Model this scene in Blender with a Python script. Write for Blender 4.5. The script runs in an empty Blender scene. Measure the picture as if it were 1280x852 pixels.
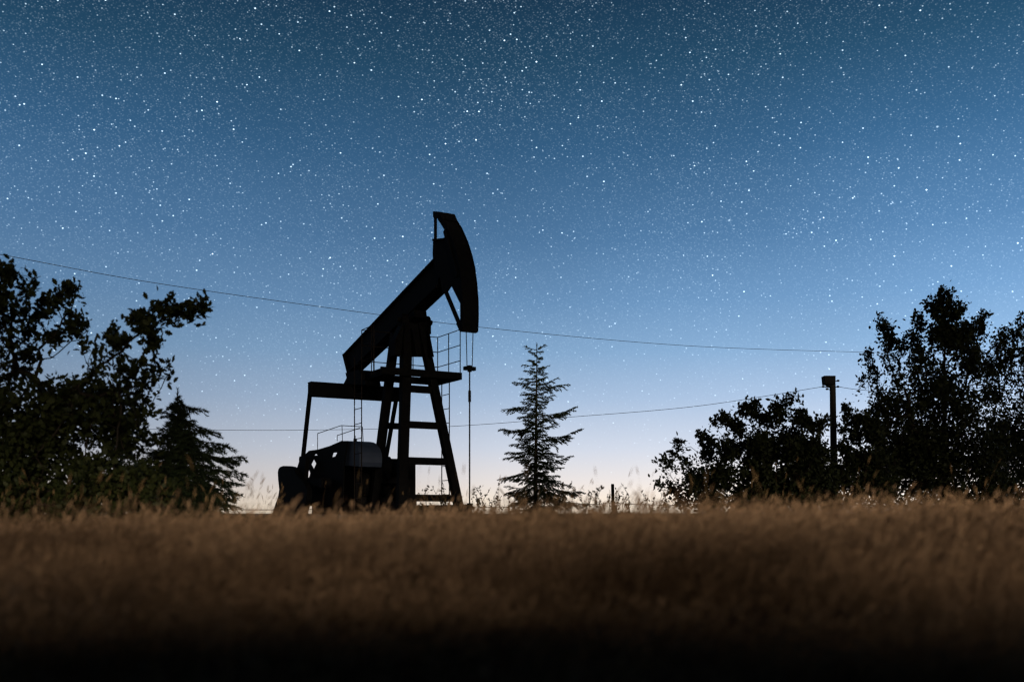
import bpy, bmesh, math, random
import numpy as np
from mathutils import Vector, Matrix, kdtree, geometry

random.seed(7)
rng = np.random.default_rng(7)
scene = bpy.context.scene
COL = scene.collection
F = 1244.0                 # focal length in photo pixels (1280 wide)
HX, HY = 640.0, 640.0      # where the optical axis meets the photo: the eye-level line
EYE = 0.95                 # camera height above the meadow at the tripod

# ------------------------------------------------------------------ helpers
def lin(c):
    return tuple((x / 255 / 12.92) if x / 255 <= 0.04045 else ((x / 255 + 0.055) / 1.055) ** 2.4 for x in c)

def at(px, py, Y):
    """world point that lies at depth Y in direction of a photo pixel"""
    return Vector(((px - HX) / F * Y, Y, EYE + (HY - py) / F * Y))

def smooth(a, b, x):
    t = np.clip((x - a) / (b - a), 0, 1)
    return t * t * (3 - 2 * t)

def hnoise(x, y):
    return (np.sin(x * 1.3 + 0.7) * np.sin(y * 1.1 + 2.1) + 0.6 * np.sin(x * 2.9 + y * 1.7 + 1.3)
            + 0.5 * np.sin(-x * 2.1 + y * 3.3 + 4.0)) / 2.1

def ground_z(x, y):
    x = np.asarray(x, float); y = np.asarray(y, float)
    z = 0.10 + 0.545 * smooth(1.2, 5.6, y) - 0.22 * smooth(6.4, 13.0, y)
    z = z + np.where(x > 0, 0.010, 0.027) * np.clip(x, -9, 9) * smooth(1.5, 5.0, y) * (1 - smooth(9, 16, y))
    # shallow swells across the slope
    wob = y + 0.5 * np.sin(x * 0.55 + 0.6) + 0.25 * np.sin(x * 1.45 + 2.0)
    z = z + 0.060 * np.sin(wob * 4.1 + 0.8) * (0.55 + 0.45 * np.sin(x * 0.8 + y * 0.5)) * smooth(1.2, 2.0, y) * (1 - smooth(4.2, 6.0, y))
    z = z - 2.5 * smooth(70, 400, y)
    z = z + (SHADE_BERM_H - 0.022 * np.clip(x - 3, -15, 15)) * np.exp(-((y + SHADE_BERM_Y) / 2.6) ** 2)          # unseen bank behind the tripod, added to shade the nearest grass
    z = z + 0.05 * hnoise(x, y) * smooth(-1.0, 2.0, y) * (1 - smooth(60, 120, y))
    return z
SHADE_BERM_H, SHADE_BERM_Y = 2.46, 6.5

def tag(o, label=None, cat=None, group=None, kind=None):
    if label: o["label"] = label
    if cat: o["category"] = cat
    if group: o["group"] = group
    if kind: o["kind"] = kind
    return o

def empty(name, loc, label=None, cat=None, group=None):
    o = bpy.data.objects.new(name, None)
    o.location = loc
    o.empty_display_size = 0.3
    COL.objects.link(o)
    return tag(o, label, cat, group)

def origin_of(o):
    p = Vector((0, 0, 0))
    while o is not None:
        p += Vector(o.location)
        o = o.parent
    return p

class MB:
    def __init__(s):
        s.v = []; s.f = []
    def add(s, vs, fs):
        n = len(s.v)
        s.v += [tuple(p) for p in vs]
        s.f += [tuple(i + n for i in f) for f in fs]
    def bar(s, p, q, w, h=None, side=None):
        """square bar from p to q, w along `side`, h across"""
        h = w if h is None else h
        p = Vector(p); q = Vector(q)
        d = (q - p).normalized()
        if side is None:
            side = Vector((0, 0, 1)).cross(d)
            if side.length < 1e-3: side = Vector((1, 0, 0))
        side = Vector(side); side = (side - d * side.dot(d)).normalized()
        up = d.cross(side).normalized()
        a = side * w / 2; b = up * h / 2
        vs = [p - a - b, p + a - b, p + a + b, p - a + b, q - a - b, q + a - b, q + a + b, q - a + b]
        s.add(vs, [(0, 3, 2, 1), (4, 5, 6, 7), (0, 1, 5, 4), (1, 2, 6, 5), (2, 3, 7, 6), (3, 0, 4, 7)])
    def tube(s, pts, r, n=8, cap=True):
        pts = [Vector(p) for p in pts]
        rs = r if isinstance(r, (list, tuple)) else [r] * len(pts)
        vs = []; fs = []
        ref = None
        for i, p in enumerate(pts):
            d = (pts[min(i + 1, len(pts) - 1)] - pts[max(i - 1, 0)]).normalized()
            if ref is None:
                ref = d.orthogonal().normalized()
            ref = (ref - d * ref.dot(d)).normalized()
            b = d.cross(ref)
            for k in range(n):
                t = 2 * math.pi * k / n
                vs.append(p + (ref * math.cos(t) + b * math.sin(t)) * rs[i])
        for i in range(len(pts) - 1):
            for k in range(n):
                a = i * n + k; b2 = i * n + (k + 1) % n
                fs.append((a, b2, b2 + n, a + n))
        if cap:
            fs.append(tuple(range(n - 1, -1, -1)))
            m = (len(pts) - 1) * n
            fs.append(tuple(range(m, m + n)))
        s.add(vs, fs)
    def prism(s, poly, ext, holes=()):
        """flat polygon (3D points) with holes, thickened along vector ext"""
        loops = [[Vector(p) for p in poly]] + [[Vector(p) for p in h] for h in holes]
        tris = geometry.tessellate_polygon(loops)
        flat = [p for l in loops for p in l]
        n = len(flat)
        ext = Vector(ext)
        fs = [tuple(t) for t in tris] + [tuple(i + n for i in reversed(t)) for t in tris]
        k = 0
        for l in loops:
            m = len(l)
            for i in range(m):
                fs.append((k + i, k + (i + 1) % m, k + (i + 1) % m + n, k + i + n))
            k += m
        s.add(flat + [p + ext for p in flat], fs)
    def build(s, name, mat, parent=None, bevel=0.0, smooth_faces=False, loc=None):
        me = bpy.data.meshes.new(name)
        o = bpy.data.objects.new(name, me)
        off = origin_of(parent) if parent else (Vector(loc) if loc is not None else Vector((0, 0, 0)))
        me.from_pydata([tuple(Vector(p) - off) for p in s.v], [], s.f)
        bm = bmesh.new(); bm.from_mesh(me)
        bmesh.ops.recalc_face_normals(bm, faces=bm.faces)
        bm.to_mesh(me); bm.free()
        if smooth_faces:
            for p in me.polygons: p.use_smooth = True
        me.materials.append(mat)
        COL.objects.link(o)
        if parent: o.parent = parent
        elif loc is not None: o.location = loc
        if bevel > 0:
            b = o.modifiers.new("edge", "BEVEL"); b.width = bevel; b.segments = 2; b.limit_method = 'ANGLE'
        return o

def np_mesh(name, verts, loops, starts, totals, mat, parent=None, smooth_faces=False):
    me = bpy.data.meshes.new(name)
    off = np.array(origin_of(parent)) if parent else np.zeros(3)
    v = (verts - off).astype(np.float32)
    me.vertices.add(len(v)); me.vertices.foreach_set("co", v.ravel())
    me.loops.add(len(loops)); me.loops.foreach_set("vertex_index", loops.astype(np.int32))
    me.polygons.add(len(starts)); me.polygons.foreach_set("loop_start", starts.astype(np.int32))
    if smooth_faces:
        me.polygons.foreach_set("use_smooth", np.ones(len(starts), bool))
    me.update(calc_edges=True); me.validate()
    me.materials.append(mat)
    o = bpy.data.objects.new(name, me); COL.objects.link(o)
    if parent: o.parent = parent
    return o

class Acc:
    """collects equal-sized polygons as numpy arrays"""
    def __init__(s): s.v = []; s.l = []; s.t = []; s.n = 0
    def polys(s, P):                       # P: (count, k, 3)
        c, k, _ = P.shape
        s.v.append(P.reshape(-1, 3)); s.l.append(np.arange(c * k) + s.n); s.t.append(np.full(c, k)); s.n += c * k
    def ribbons(s, P):                     # P: (count, rows, 2, 3) strips
        c, r, _, _ = P.shape
        base = s.n + np.arange(c)[:, None] * (2 * r)
        q = np.array([[2 * i, 2 * i + 1, 2 * i + 3, 2 * i + 2] for i in range(r - 1)]).ravel()
        s.v.append(P.reshape(-1, 3)); s.l.append((base + q[None]).ravel()); s.t.append(np.full(c * (r - 1), 4)); s.n += c * r * 2
    def build(s, name, mat, parent=None, smooth_faces=False):
        t = np.concatenate(s.t)
        st = np.concatenate([[0], np.cumsum(t)[:-1]])
        return np_mesh(name, np.concatenate(s.v), np.concatenate(s.l), st, t, mat, parent, smooth_faces)

# ---------------------------------------------------------------- materials
def material(name, c1, c2, scale=6.0, rough=0.7, spec=0.3, metal=0.0, bump=0.0, detail=5.0, stretch=None, trans=0.0):
    m = bpy.data.materials.new(name); m.use_nodes = True
    nt = m.node_tree; N = nt.nodes; L = nt.links
    b = N["Principled BSDF"]
    tc = N.new("ShaderNodeTexCoord"); mp = N.new("ShaderNodeMapping")
    if stretch: mp.inputs["Scale"].default_value = stretch
    nz = N.new("ShaderNodeTexNoise"); nz.inputs["Scale"].default_value = scale; nz.inputs["Detail"].default_value = detail
    rp = N.new("ShaderNodeValToRGB")
    rp.color_ramp.elements[0].position = 0.3; rp.color_ramp.elements[1].position = 0.7
    rp.color_ramp.elements[0].color = (*c1, 1); rp.color_ramp.elements[1].color = (*c2, 1)
    L.new(tc.outputs["Object"], mp.inputs["Vector"]); L.new(mp.outputs["Vector"], nz.inputs["Vector"])
    L.new(nz.outputs["Fac"], rp.inputs["Fac"]); L.new(rp.outputs["Color"], b.inputs["Base Color"])
    b.inputs["Roughness"].default_value = rough; b.inputs["Metallic"].default_value = metal
    b.inputs["Specular IOR Level"].default_value = spec
    if bump:
        bp = N.new("ShaderNodeBump"); bp.inputs["Strength"].default_value = bump; bp.inputs["Distance"].default_value = 0.02
        L.new(nz.outputs["Fac"], bp.inputs["Height"]); L.new(bp.outputs["Normal"], b.inputs["Normal"])
    if trans:
        out = N["Material Output"]; tr = N.new("ShaderNodeBsdfTranslucent"); mx = N.new("ShaderNodeMixShader")
        L.new(rp.outputs["Color"], tr.inputs["Color"]); mx.inputs["Fac"].default_value = trans
        L.new(b.outputs["BSDF"], mx.inputs[1]); L.new(tr.outputs["BSDF"], mx.inputs[2]); L.new(mx.outputs["Shader"], out.inputs["Surface"])
    return m

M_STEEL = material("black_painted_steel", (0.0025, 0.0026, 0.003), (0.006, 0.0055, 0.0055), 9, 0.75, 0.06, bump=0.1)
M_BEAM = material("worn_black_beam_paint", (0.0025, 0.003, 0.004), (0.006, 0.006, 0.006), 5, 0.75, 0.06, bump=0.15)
M_GREY = material("grey_painted_sheet", (0.028, 0.040, 0.068), (0.040, 0.054, 0.088), 3, 0.6, 0.25)
M_THIN = material("rusty_dark_rail", (0.010, 0.008, 0.007), (0.02, 0.014, 0.010), 20, 0.8, 0.1)
M_CONC = material("weathered_concrete", (0.10, 0.095, 0.085), (0.17, 0.16, 0.145), 8, 0.9, 0.2, bump=0.4)
M_WOOD = material("old_dark_wood", (0.008, 0.0075, 0.007), (0.018, 0.016, 0.014), 10, 0.9, 0.1, bump=0.4, stretch=(3, 3, .4))
M_BARK = material("dark_bark", (0.012, 0.010, 0.008), (0.03, 0.024, 0.018), 12, 0.95, 0.1, bump=0.6, stretch=(2, 2, .5))
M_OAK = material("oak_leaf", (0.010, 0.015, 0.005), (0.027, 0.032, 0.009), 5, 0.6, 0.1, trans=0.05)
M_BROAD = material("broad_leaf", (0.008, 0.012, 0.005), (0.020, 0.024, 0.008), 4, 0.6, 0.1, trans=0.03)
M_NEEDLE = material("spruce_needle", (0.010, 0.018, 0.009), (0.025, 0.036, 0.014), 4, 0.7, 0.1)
M_WIRE = material("dark_cable", (0.012, 0.012, 0.013), (0.02, 0.02, 0.02), 5, 0.7, 0.1)
M_GRASS = material("dry_grass", (0.10, 0.060, 0.034), (0.48, 0.315, 0.19), 1.5, 0.85, 0.1, detail=9, trans=0.12, stretch=(.55, 1.7, 1))
_e = [n for n in M_GRASS.node_tree.nodes if n.bl_idname == 'ShaderNodeValToRGB'][0].color_ramp.elements
_e[0].position = 0.38; _e[1].position = 0.62
M_STALK = material("dry_seed_stalk", (0.14, 0.085, 0.040), (0.30, 0.20, 0.10), 3.0, 0.9, 0.1, trans=0.2)
M_WEED = material("dark_dry_weed", (0.02, 0.015, 0.008), (0.05, 0.036, 0.018), 6, 0.9, 0.1)
M_SOIL = material("meadow_soil", (0.05, 0.035, 0.02), (0.10, 0.07, 0.04), 1.5, 0.95, 0.1, bump=0.6, detail=10)
M_GLASSY = material("dark_porcelain", (0.015, 0.013, 0.012), (0.02, 0.018, 0.016), 5, 0.3, 0.4)

# ------------------------------------------------------------------- camera
cam_d = bpy.data.cameras.new("camera")
cam = bpy.data.objects.new("camera", cam_d); COL.objects.link(cam)
cam.location = (0, 0, EYE); cam.rotation_euler = (math.radians(90), 0, 0)
cam_d.sensor_width = 36; cam_d.lens = F / 1280 * 36
cam_d.shift_y = (640 - 426) / 1280
cam_d.clip_start = 0.05; cam_d.clip_end = 5000
cam_d.dof.use_dof = True; cam_d.dof.focus_distance = 55; cam_d.dof.aperture_fstop = 1.0; cam_d.dof.aperture_blades = 9
scene.camera = cam

# -------------------------------------------------------------------- world
w = bpy.data.worlds.new("World"); scene.world = w; w.use_nodes = True
nt = w.node_tree; N = nt.nodes; L = nt.links
bg = N["Background"]; bg.inputs["Strength"].default_value = 1.0
def math_n(op, a, b=None, clamp=False):
    n = N.new("ShaderNodeMath"); n.operation = op; n.use_clamp = clamp
    for i, x in enumerate((a, b)):
        if x is None: continue
        if isinstance(x, (int, float)): n.inputs[i].default_value = x
        else: L.new(x, n.inputs[i])
    return n.outputs[0]
def maprange(x, a, b, c, d, mode='SMOOTHSTEP'):
    n = N.new("ShaderNodeMapRange"); n.interpolation_type = mode
    L.new(x, n.inputs[0])
    for i, q in enumerate((a, b, c, d)): n.inputs[i + 1].default_value = q
    return n.outputs[0]
def vmul(col, fac):
    n = N.new("ShaderNodeVectorMath"); n.operation = 'SCALE'
    if isinstance(col, tuple): n.inputs[0].default_value = col
    else: L.new(col, n.inputs[0])
    if isinstance(fac, (int, float)): n.inputs["Scale"].default_value = fac
    else: L.new(fac, n.inputs["Scale"])
    return n.outputs[0]
def vadd(a, b):
    n = N.new("ShaderNodeVectorMath"); n.operation = 'ADD'; L.new(a, n.inputs[0]); L.new(b, n.inputs[1]); return n.outputs[0]

tc = N.new("ShaderNodeTexCoord"); DIR = tc.outputs["Generated"]
sx = N.new("ShaderNodeSeparateXYZ"); L.new(DIR, sx.inputs[0])
X_, Y_, Z_ = sx.outputs
rp = N.new("ShaderNodeValToRGB"); rp.color_ramp.interpolation = 'EASE'
stops = [(0.000, (247, 229, 205)), (0.012, (244, 229, 212)), (0.030, (231, 224, 221)), (0.064, (204, 212, 227)),
         (0.112, (166, 189, 218)), (0.158, (131, 167, 204)), (0.205, (104, 144, 185)), (0.264, (77, 118, 159)),
         (0.340, (51, 92, 129)), (0.410, (33, 70, 98)), (0.457, (24, 55, 80)), (0.60, (13, 36, 55)), (1.0, (6, 20, 34))]
els = rp.color_ramp.elements
while len(els) < len(stops): els.new(0.5)
for e, (p, c) in zip(els, stops):
    e.position = p; e.color = (*lin(c), 1)
rp.color_ramp.interpolation = 'LINEAR'
L.new(math_n('MAXIMUM', Z_, 0.0), rp.inputs["Fac"])
# the dusk glow lies ahead; the night sky behind is far darker; a little brighter to the right
az = maprange(Y_, -0.3, 0.85, 0.02, 1.0)
leftk = maprange(Z_, 0.08, 0.40, 0.98, 0.22)
side = math_n('ADD', math_n('ADD', math_n('MULTIPLY', math_n('MAXIMUM', X_, 0.0), 0.60), math_n('MULTIPLY', math_n('MINIMUM', X_, 0.0), leftk)), 1.0)
side = math_n('MAXIMUM', math_n('ADD', side, math_n('MULTIPLY', math_n('MULTIPLY', X_, X_), maprange(Z_, 0.1, 0.35, 0.0, 1.0))), 0.45)
lown = N.new("ShaderNodeTexNoise"); lown.inputs["Scale"].default_value = 3.0; lown.inputs["Detail"].default_value = 2.0
L.new(DIR, lown.inputs["Vector"])
cloudy = maprange(lown.outputs["Fac"], 0.3, 0.7, 0.96, 1.04)
skyc = vmul(vmul(rp.outputs["Color"], math_n('MULTIPLY', az, side)), cloudy)
# twilight scattering from the sun already below the horizon ahead
sky = N.new("ShaderNodeTexSky"); sky.sky_type = 'NISHITA'; sky.sun_disc = False
sky.sun_elevation = math.radians(-5.0); sky.sun_rotation = math.radians(4)
skyc = vadd(skyc, vmul(sky.outputs["Color"], 0.05))
# stars: points scattered over the celestial sphere, slightly trailed
mp = N.new("ShaderNodeMapping"); mp.inputs["Rotation"].default_value = (0, math.radians(-52), 0)
mp.inputs["Scale"].default_value = (0.78, 1, 1); L.new(DIR, mp.inputs["Vector"])
clus = N.new("ShaderNodeTexNoise"); clus.inputs["Scale"].default_value = 7.0; clus.inputs["Detail"].default_value = 4.0
L.new(DIR, clus.inputs["Vector"])
clump = maprange(clus.outputs["Fac"], 0.3, 0.72, 0.62, 1.38)
def stars(scale, r, power, gain):
    v = N.new("ShaderNodeTexVoronoi"); v.voronoi_dimensions = '3D'; v.feature = 'F1'
    v.inputs["Scale"].default_value = scale; v.inputs["Randomness"].default_value = 1.0
    L.new(mp.outputs["Vector"], v.inputs["Vector"])
    disc = maprange(v.outputs["Distance"], r * scale * 0.25, r * scale, 1.0, 0.0)
    sc = N.new("ShaderNodeSeparateColor"); L.new(v.outputs["Color"], sc.inputs[0])
    mag = math_n('POWER', sc.outputs[0], power)
    return math_n('MULTIPLY', math_n('MULTIPLY', disc, mag), gain)
st = math_n('ADD', stars(38, 0.00125, 2.4, 2.4), stars(185, 0.00083, 3.2, 2.6))
st = math_n('ADD', st, stars(330, 0.00075, 3.4, 0.9))
st = math_n('ADD', st, stars(640, 0.0009, 1.5, 0.12))
st = math_n('MULTIPLY', st, clump)
st = math_n('MULTIPLY', st, maprange(Z_, 0.01, 0.28, 0.04, 1.0))
st = math_n('MULTIPLY', st, maprange(Y_, -1, 1, 0.1, 1.0))
st2 = math_n('MULTIPLY', math_n('MULTIPLY', stars(15, 0.0017, 1.3, 3.0), clump), maprange(Z_, 0.02, 0.2, 0.1, 1.0))
L.new(vadd(vadd(skyc, vmul((0.66, 0.86, 1.0), st)), vmul((1.0, 0.95, 0.88), st2)), bg.inputs["Color"])
w.cycles.sampling_method = 'MANUAL'; w.cycles.sample_map_resolution = 256

# low warm light from behind the tripod, half cut off by the added bank there
sun_d = bpy.data.lights.new("low_light", 'SUN'); sun = bpy.data.objects.new("low_light", sun_d); COL.objects.link(sun)
sun_d.energy = 5.0; sun_d.color = (1.0, 0.84, 0.66); sun_d.angle = math.radians(9.0)
SUN_EL = math.radians(7.6); SUN_AZ = math.radians(-18)      # behind, to the right
to_sun = Vector((-math.sin(SUN_AZ) * math.cos(SUN_EL), -math.cos(SUN_AZ) * math.cos(SUN_EL), math.sin(SUN_EL)))
sun.rotation_euler = to_sun.to_track_quat('Z', 'Y').to_euler(); sun.location = (5, -15, 6)

# ------------------------------------------------------------------- ground
def axis(stops):
    out = []
    for a, b, s in stops: out += list(np.arange(a, b, s))
    return np.array(out + [stops[-1][1]])
gx = axis([(-1500, -200, 130), (-200, -40, 16), (-40, -12, 2), (-12, 12, 0.35), (12, 40, 2), (40, 200, 16), (200, 1500, 130)])
gy = axis([(-400, -40, 40), (-40, -14, 3), (-14, 12, 0.35), (12, 60, 1.6), (60, 400, 20), (400, 2600, 200)])
GX, GY = np.meshgrid(gx, gy)
V = np.stack([GX, GY, ground_z(GX, GY)], -1).reshape(-1, 3)
nx, ny = len(gx), len(gy)
i, j = np.meshgrid(np.arange(nx - 1), np.arange(ny - 1))
a = (j * nx + i).ravel()
Q = np.stack([a, a + 1, a + 1 + nx, a + nx], -1)
g = np_mesh("ground", V, Q.ravel(), np.arange(len(Q)) * 4, np.full(len(Q), 4), M_SOIL, None, True)
tag(g, "brown meadow ground rising to a low crest before the pumpjack", kind="structure")

# -------------------------------------------------------------------- grass
def blades(acc, x, y, h, width, lean, segs=3, base=None):
    n = len(x)
    z0 = ground_z(x, y) if base is None else base
    az = rng.uniform(0, 2 * math.pi, n); ld = rng.uniform(0, 2 * math.pi, n)
    ld = np.where(rng.random(n) < 0.55, rng.normal(0.25, 0.7, n), ld)      # a breeze bends most one way
    side = np.stack([np.cos(az), np.sin(az), np.zeros(n)], -1)
    dirv = np.stack([np.cos(ld), np.sin(ld), np.zeros(n)], -1)
    P = np.zeros((n, segs + 1, 2, 3))
    for k in range(segs + 1):
        t = k / segs
        c = np.stack([x, y, z0 + h * (t - 0.25 * lean * t * t)], -1) + dirv * (h * lean * t ** 2)[:, None]
        ww = (width * (1 - 0.85 * t ** 1.5))[:, None] * 0.5
        P[:, k, 0] = c - side * ww; P[:, k, 1] = c + side * ww
    acc.ribbons(P)
    tip = P[:, -1].mean(1)
    td = dirv * (2 * lean)[:, None] + np.array([0, 0, 1.0]) * (1 - 0.5 * lean)[:, None]
    td /= np.linalg.norm(td, axis=1, keepdims=True)
    return tip, td

def ears(acc, tip, td, length, fat, k=9):
    """feathery seed heads: k spikelets along each ear"""
    n = len(tip)
    for turn in range(2):
        r = rng.normal(0, 1, (n, 3)); r -= (r * td).sum(1, keepdims=True) * td
        r /= np.linalg.norm(r, axis=1, keepdims=True) + 1e-9
        P = np.zeros((n, 5, 2, 3))
        for q in range(5):
            t = q / 4
            c = tip + td * (length * t)[:, None] + np.array([0, 0, -1.0]) * (0.25 * t * t) * length[:, None]
            f = (fat * (0.15, .75, .8, .5, .08)[q])[:, None]
            P[:, q, 0] = c - r * f; P[:, q, 1] = c + r * f
        acc.ribbons(P)
    for q in range(k):
        t = q / (k - 1)
        r = rng.normal(0, 1, (n, 3)); r -= (r * td).sum(1, keepdims=True) * td
        r /= np.linalg.norm(r, axis=1, keepdims=True) + 1e-9
        droop = np.array([0, 0, -1.0]) * (0.25 * t * t) * length[:, None]
        c = tip + td * (length * t)[:, None] + droop
        f = (fat * (1.0 - 0.6 * abs(t - 0.35)))[:, None]
        w2 = np.cross(r, td)
        P = np.stack([c - w2 * f * 0.35, c + w2 * f * 0.35, c + r * f + td * f * 1.5], 1)
        acc.polys(P)

def field(n, y0, y1, spread=0.66, margin=1.0):
    y = np.sqrt(rng.uniform(y0 ** 2, y1 ** 2, n))
    x = rng.uniform(-1, 1, n) * (spread * y + margin)
    return x, y

acc = Acc()
for n, y0, y1, wd in ((70000, 0.9, 4.0, 0.0042), (125000, 4.0, 9.5, 0.0050), (42000, 9.5, 17, 0.011), (26000, 17, 36, 0.02), (16000, 36, 95, 0.05)):
    x, y = field(n, y0, y1)
    patch = 0.5 + 0.5 * hnoise(x * 0.9 + 3, y * 0.8 + 1)
    h = rng.normal(0.325, 0.060, n).clip(0.12, 0.47) * (0.62 + 0.48 * patch)
    if y0 < 1: h = h * 0.8 * (0.55 + 0.45 * smooth(0.9, 2.2, y))
    lean = rng.gamma(2.0, 0.30, n).clip(0.05, 1.4)
    tip, td = blades(acc, x, y, h, wd * rng.uniform(0.6, 1.4, n), lean, 3)
    m = rng.random(n) < (0.26 if y0 < 17 else 0.15)
    ears(acc, tip[m], td[m], rng.uniform(0.045, 0.09, m.sum()), np.full(m.sum(), wd * 1.0), 6)
x, y = field(14000, 1.0, 14, 0.66, 3)                       # grass on the added bank behind the tripod
y = -y
blades(acc, x * 1.2, y, rng.uniform(0.2, 0.4, len(x)), np.full(len(x), 0.012), rng.gamma(2.0, 0.2, len(x)).clip(0, 1), 2)
g = acc.build("meadow_grass", M_GRASS)
tag(g, "dry golden brown meadow grass covering the whole foreground", kind="stuff")

acc = Acc()                                                # tall loose seed stalks above the sward
n = 420
x, y = field(n, 5.2, 14.0, 0.56, 0.2)
keep = rng.random(n) < np.where((x / y > 0.17) | (x / y < -0.27), 0.8, 0.16)
x, y = x[keep], y[keep]; n = len(x)
top = EYE + rng.gamma(2.0, 9, n).clip(0, 58) / F * y + 0.02
h = (top - ground_z(x, y)) * 1.06
tip, td = blades(acc, x, y, h, np.full(n, 0.0034), rng.uniform(0.03, 0.28, n), 5)
ears(acc, tip, td, rng.uniform(0.07, 0.15, n), rng.uniform(0.003, 0.0055, n), 12)
n = 95
Y = rng.uniform(8, 20, n); px = np.where(rng.random(n) < .3, rng.uniform(296, 348, n), rng.uniform(505, 835, n))
py = 634 - rng.gamma(1.8, 9.5, n).clip(0, 52)
gx_ = (px - HX) / F * Y; gz_ = ground_z(gx_, Y)
tip, td = blades(acc, gx_, Y, EYE + (HY - py) / F * Y - gz_, np.full(n, .0032) * (Y / 8) ** .5, rng.uniform(.02, .34, n), 6)
ears(acc, tip, td, rng.uniform(.06, .17, n), rng.uniform(.004, .008, n), 14)
for px, py, Y, le in ((655, 596, 5.0, .2), (812, 590, 7.5, .5), (755, 593, 7.2, .2),
                      (782, 592, 7.5, .35), (307, 594, 8, .5), (524, 590, 6.5, .3), (580, 592, 6.5, .1), (325, 600, 8, .2)):
    b = at(px - 4, py, Y); gz = float(ground_z(b.x, b.y))
    tip, td = blades(acc, np.array([b.x]), np.array([Y]), np.array([b.z - gz]), np.array([0.0034]), np.array([le * .3]), 5)
    ears(acc, tip, td, np.array([0.10]), np.array([0.0042]), 10)
g = acc.build("seed_stalks", M_STALK)
tag(g, "tall dry seed stalks standing above the meadow grass", kind="stuff")

# ----------------------------------------------------------------- pumpjack
PY0 = 27.0
O = Vector(((517 - HX) / F * PY0, PY0, 0.0))
U = Vector((0.5, -0.8660254, 0)); Vv = Vector((0.8660254, 0.5, 0)); Zv = Vector((0, 0, 1))
GZ = float(ground_z(O.x, O.y))
def W(u, v, z): return O + U * u + Vv * v + Zv * z
def pv(px, py, v):
    a = (px - HX) / F
    Y = (v + O.x * Vv.x + O.y * Vv.y) / (a * Vv.x + Vv.y)
    return at(px, py, Y)
def pu(px, py, u):
    a = (px - HX) / F
    Y = (u + O.x * U.x + O.y * U.y) / (a * U.x + U.y)
    return at(px, py, Y)
def uvz(p):
    d = Vector(p) - O
    return d.dot(U), d.dot(Vv), p[2]
def setv(p, v):
    u, _, z = uvz(p); return W(u, v, z)

pj = empty("pumpjack", (O.x, O.y, GZ), "black steel oil pumpjack with raised horse head standing behind the meadow grass", "pumpjack")

# walking beam: I-girder
top0 = setv(pv(428, 443, -.2), 0); top1 = setv(pv(546, 318, -.2), 0)
bot0 = setv(pv(449, 467, .2), 0); bot1 = setv(pv(562, 361, .2), 0)
tail_b = setv(pv(434, 467, -.2), 0)
ext = Vv
mb = MB()
mb.prism([p - Vv * .13 for p in (top0, top1, bot1, bot0, tail_b)], Vv * .26)
d = (top1 - top0).normalized(); nrm = d.cross(Vv).normalized()
if nrm.z < 0: nrm = -nrm
mb.bar(top0 - nrm * .03, top1 - nrm * .03, .4, .064, Vv)
mb.bar(bot0 + nrm * .03, bot1 + nrm * .03, .4, .064, Vv)
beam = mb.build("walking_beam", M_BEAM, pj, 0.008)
mb = MB()
e0 = top0.lerp(tail_b, .0)
mb.prism([p - Vv * .21 for p in (top0 + nrm * .003, tail_b, tail_b + d * .06, top0 + d * .06 + nrm * .003)], Vv * .42)
mb.build("end_plate", M_BEAM, beam)

# horse head
HW = 0.22
hh = empty("horse_head", (0, 0, 0)); hh.parent = pj
arc_px = [(567.6, 272), (572.5, 279), (577, 286), (584.5, 303), (589.8, 319.7), (593.6, 336.6), (596, 355.6), (597.6, 376.8), (597.8, 398), (597, 415)]
arc = [setv(pv(x, y, HW), 0) for x, y in arc_px]
mb = MB()
inner = []
C0 = W(0.05, 0, 5.0)
for p in arc:
    inner.append(p + (C0 - p).normalized() * 0.11)
poly = arc + inner[::-1]
mb.prism([p - Vv * HW for p in poly], Vv * 2 * HW)
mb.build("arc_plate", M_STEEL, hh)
mb = MB()                                                  # raised edge flanges of the cable track
for s in (-1, 1):
    lip = [p + (p - C0).normalized() * 0.035 for p in arc] + [p + (C0 - p).normalized() * .02 for p in arc[::-1]]
    mb.prism([p + Vv * (s * HW - (0.03 if s > 0 else 0.0)) for p in lip], Vv * .03)
mb.build("edge_flange", M_STEEL, hh)
side_px = [(541, 299), (539.8, 318), (546, 330), (552, 366), (557, 366), (563, 357), (576, 383), (575.8, 370), (574.5, 352), (571, 331), (565.5, 311), (558, 294), (553.5, 297)]
for s in (-1, 1):
    mb = MB()
    poly = [setv(pv(x, y, -HW), s * (HW - .035)) for x, y in side_px]
    mb.prism([p - Vv * .012 for p in poly], Vv * .024)
    # frame strips on the outside
    q = lambda x, y: setv(pv(x, y, -HW), s * (HW - .0))
    mb.bar(q(556, 288), q(572, 345), .05, .12, Vv); mb.bar(q(541.5, 300), q(553.5, 299), .06, .05, Vv)
    mb.build("side_plate", M_STEEL, hh)
    mb = MB(); q = lambda x, y: setv(pv(x, y, -HW), s * (HW - .03))
    mb.bar(q(543, 265), q(543, 302), .05, .085, Vv); mb.build("strut", M_STEEL, hh)
    mb = MB(); mb.bar(q(555.5, 363), q(575.5, 411), .06, .10, Vv); mb.build("strut", M_STEEL, hh)
mb = MB()
tp = [setv(pv(x, y, -HW), 0) for x, y in ((541, 264), (549, 264.5), (553, 274), (546, 273), (541.3, 272))]
mb.prism([p - Vv * HW for p in tp], Vv * 2 * HW); mb.build("top_plate", M_STEEL, hh)
mb = MB()
tp = [setv(pv(x, y, -HW), 0) for x, y in ((569, 404), (577, 403), (577.4, 414), (573, 413))]
mb.prism([p - Vv * (HW - .02) for p in tp], Vv * (2 * HW - .04)); mb.build("bottom_plate", M_STEEL, hh)
mb = MB()                                                  # cheek block that clamps the head to the beam
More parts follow.
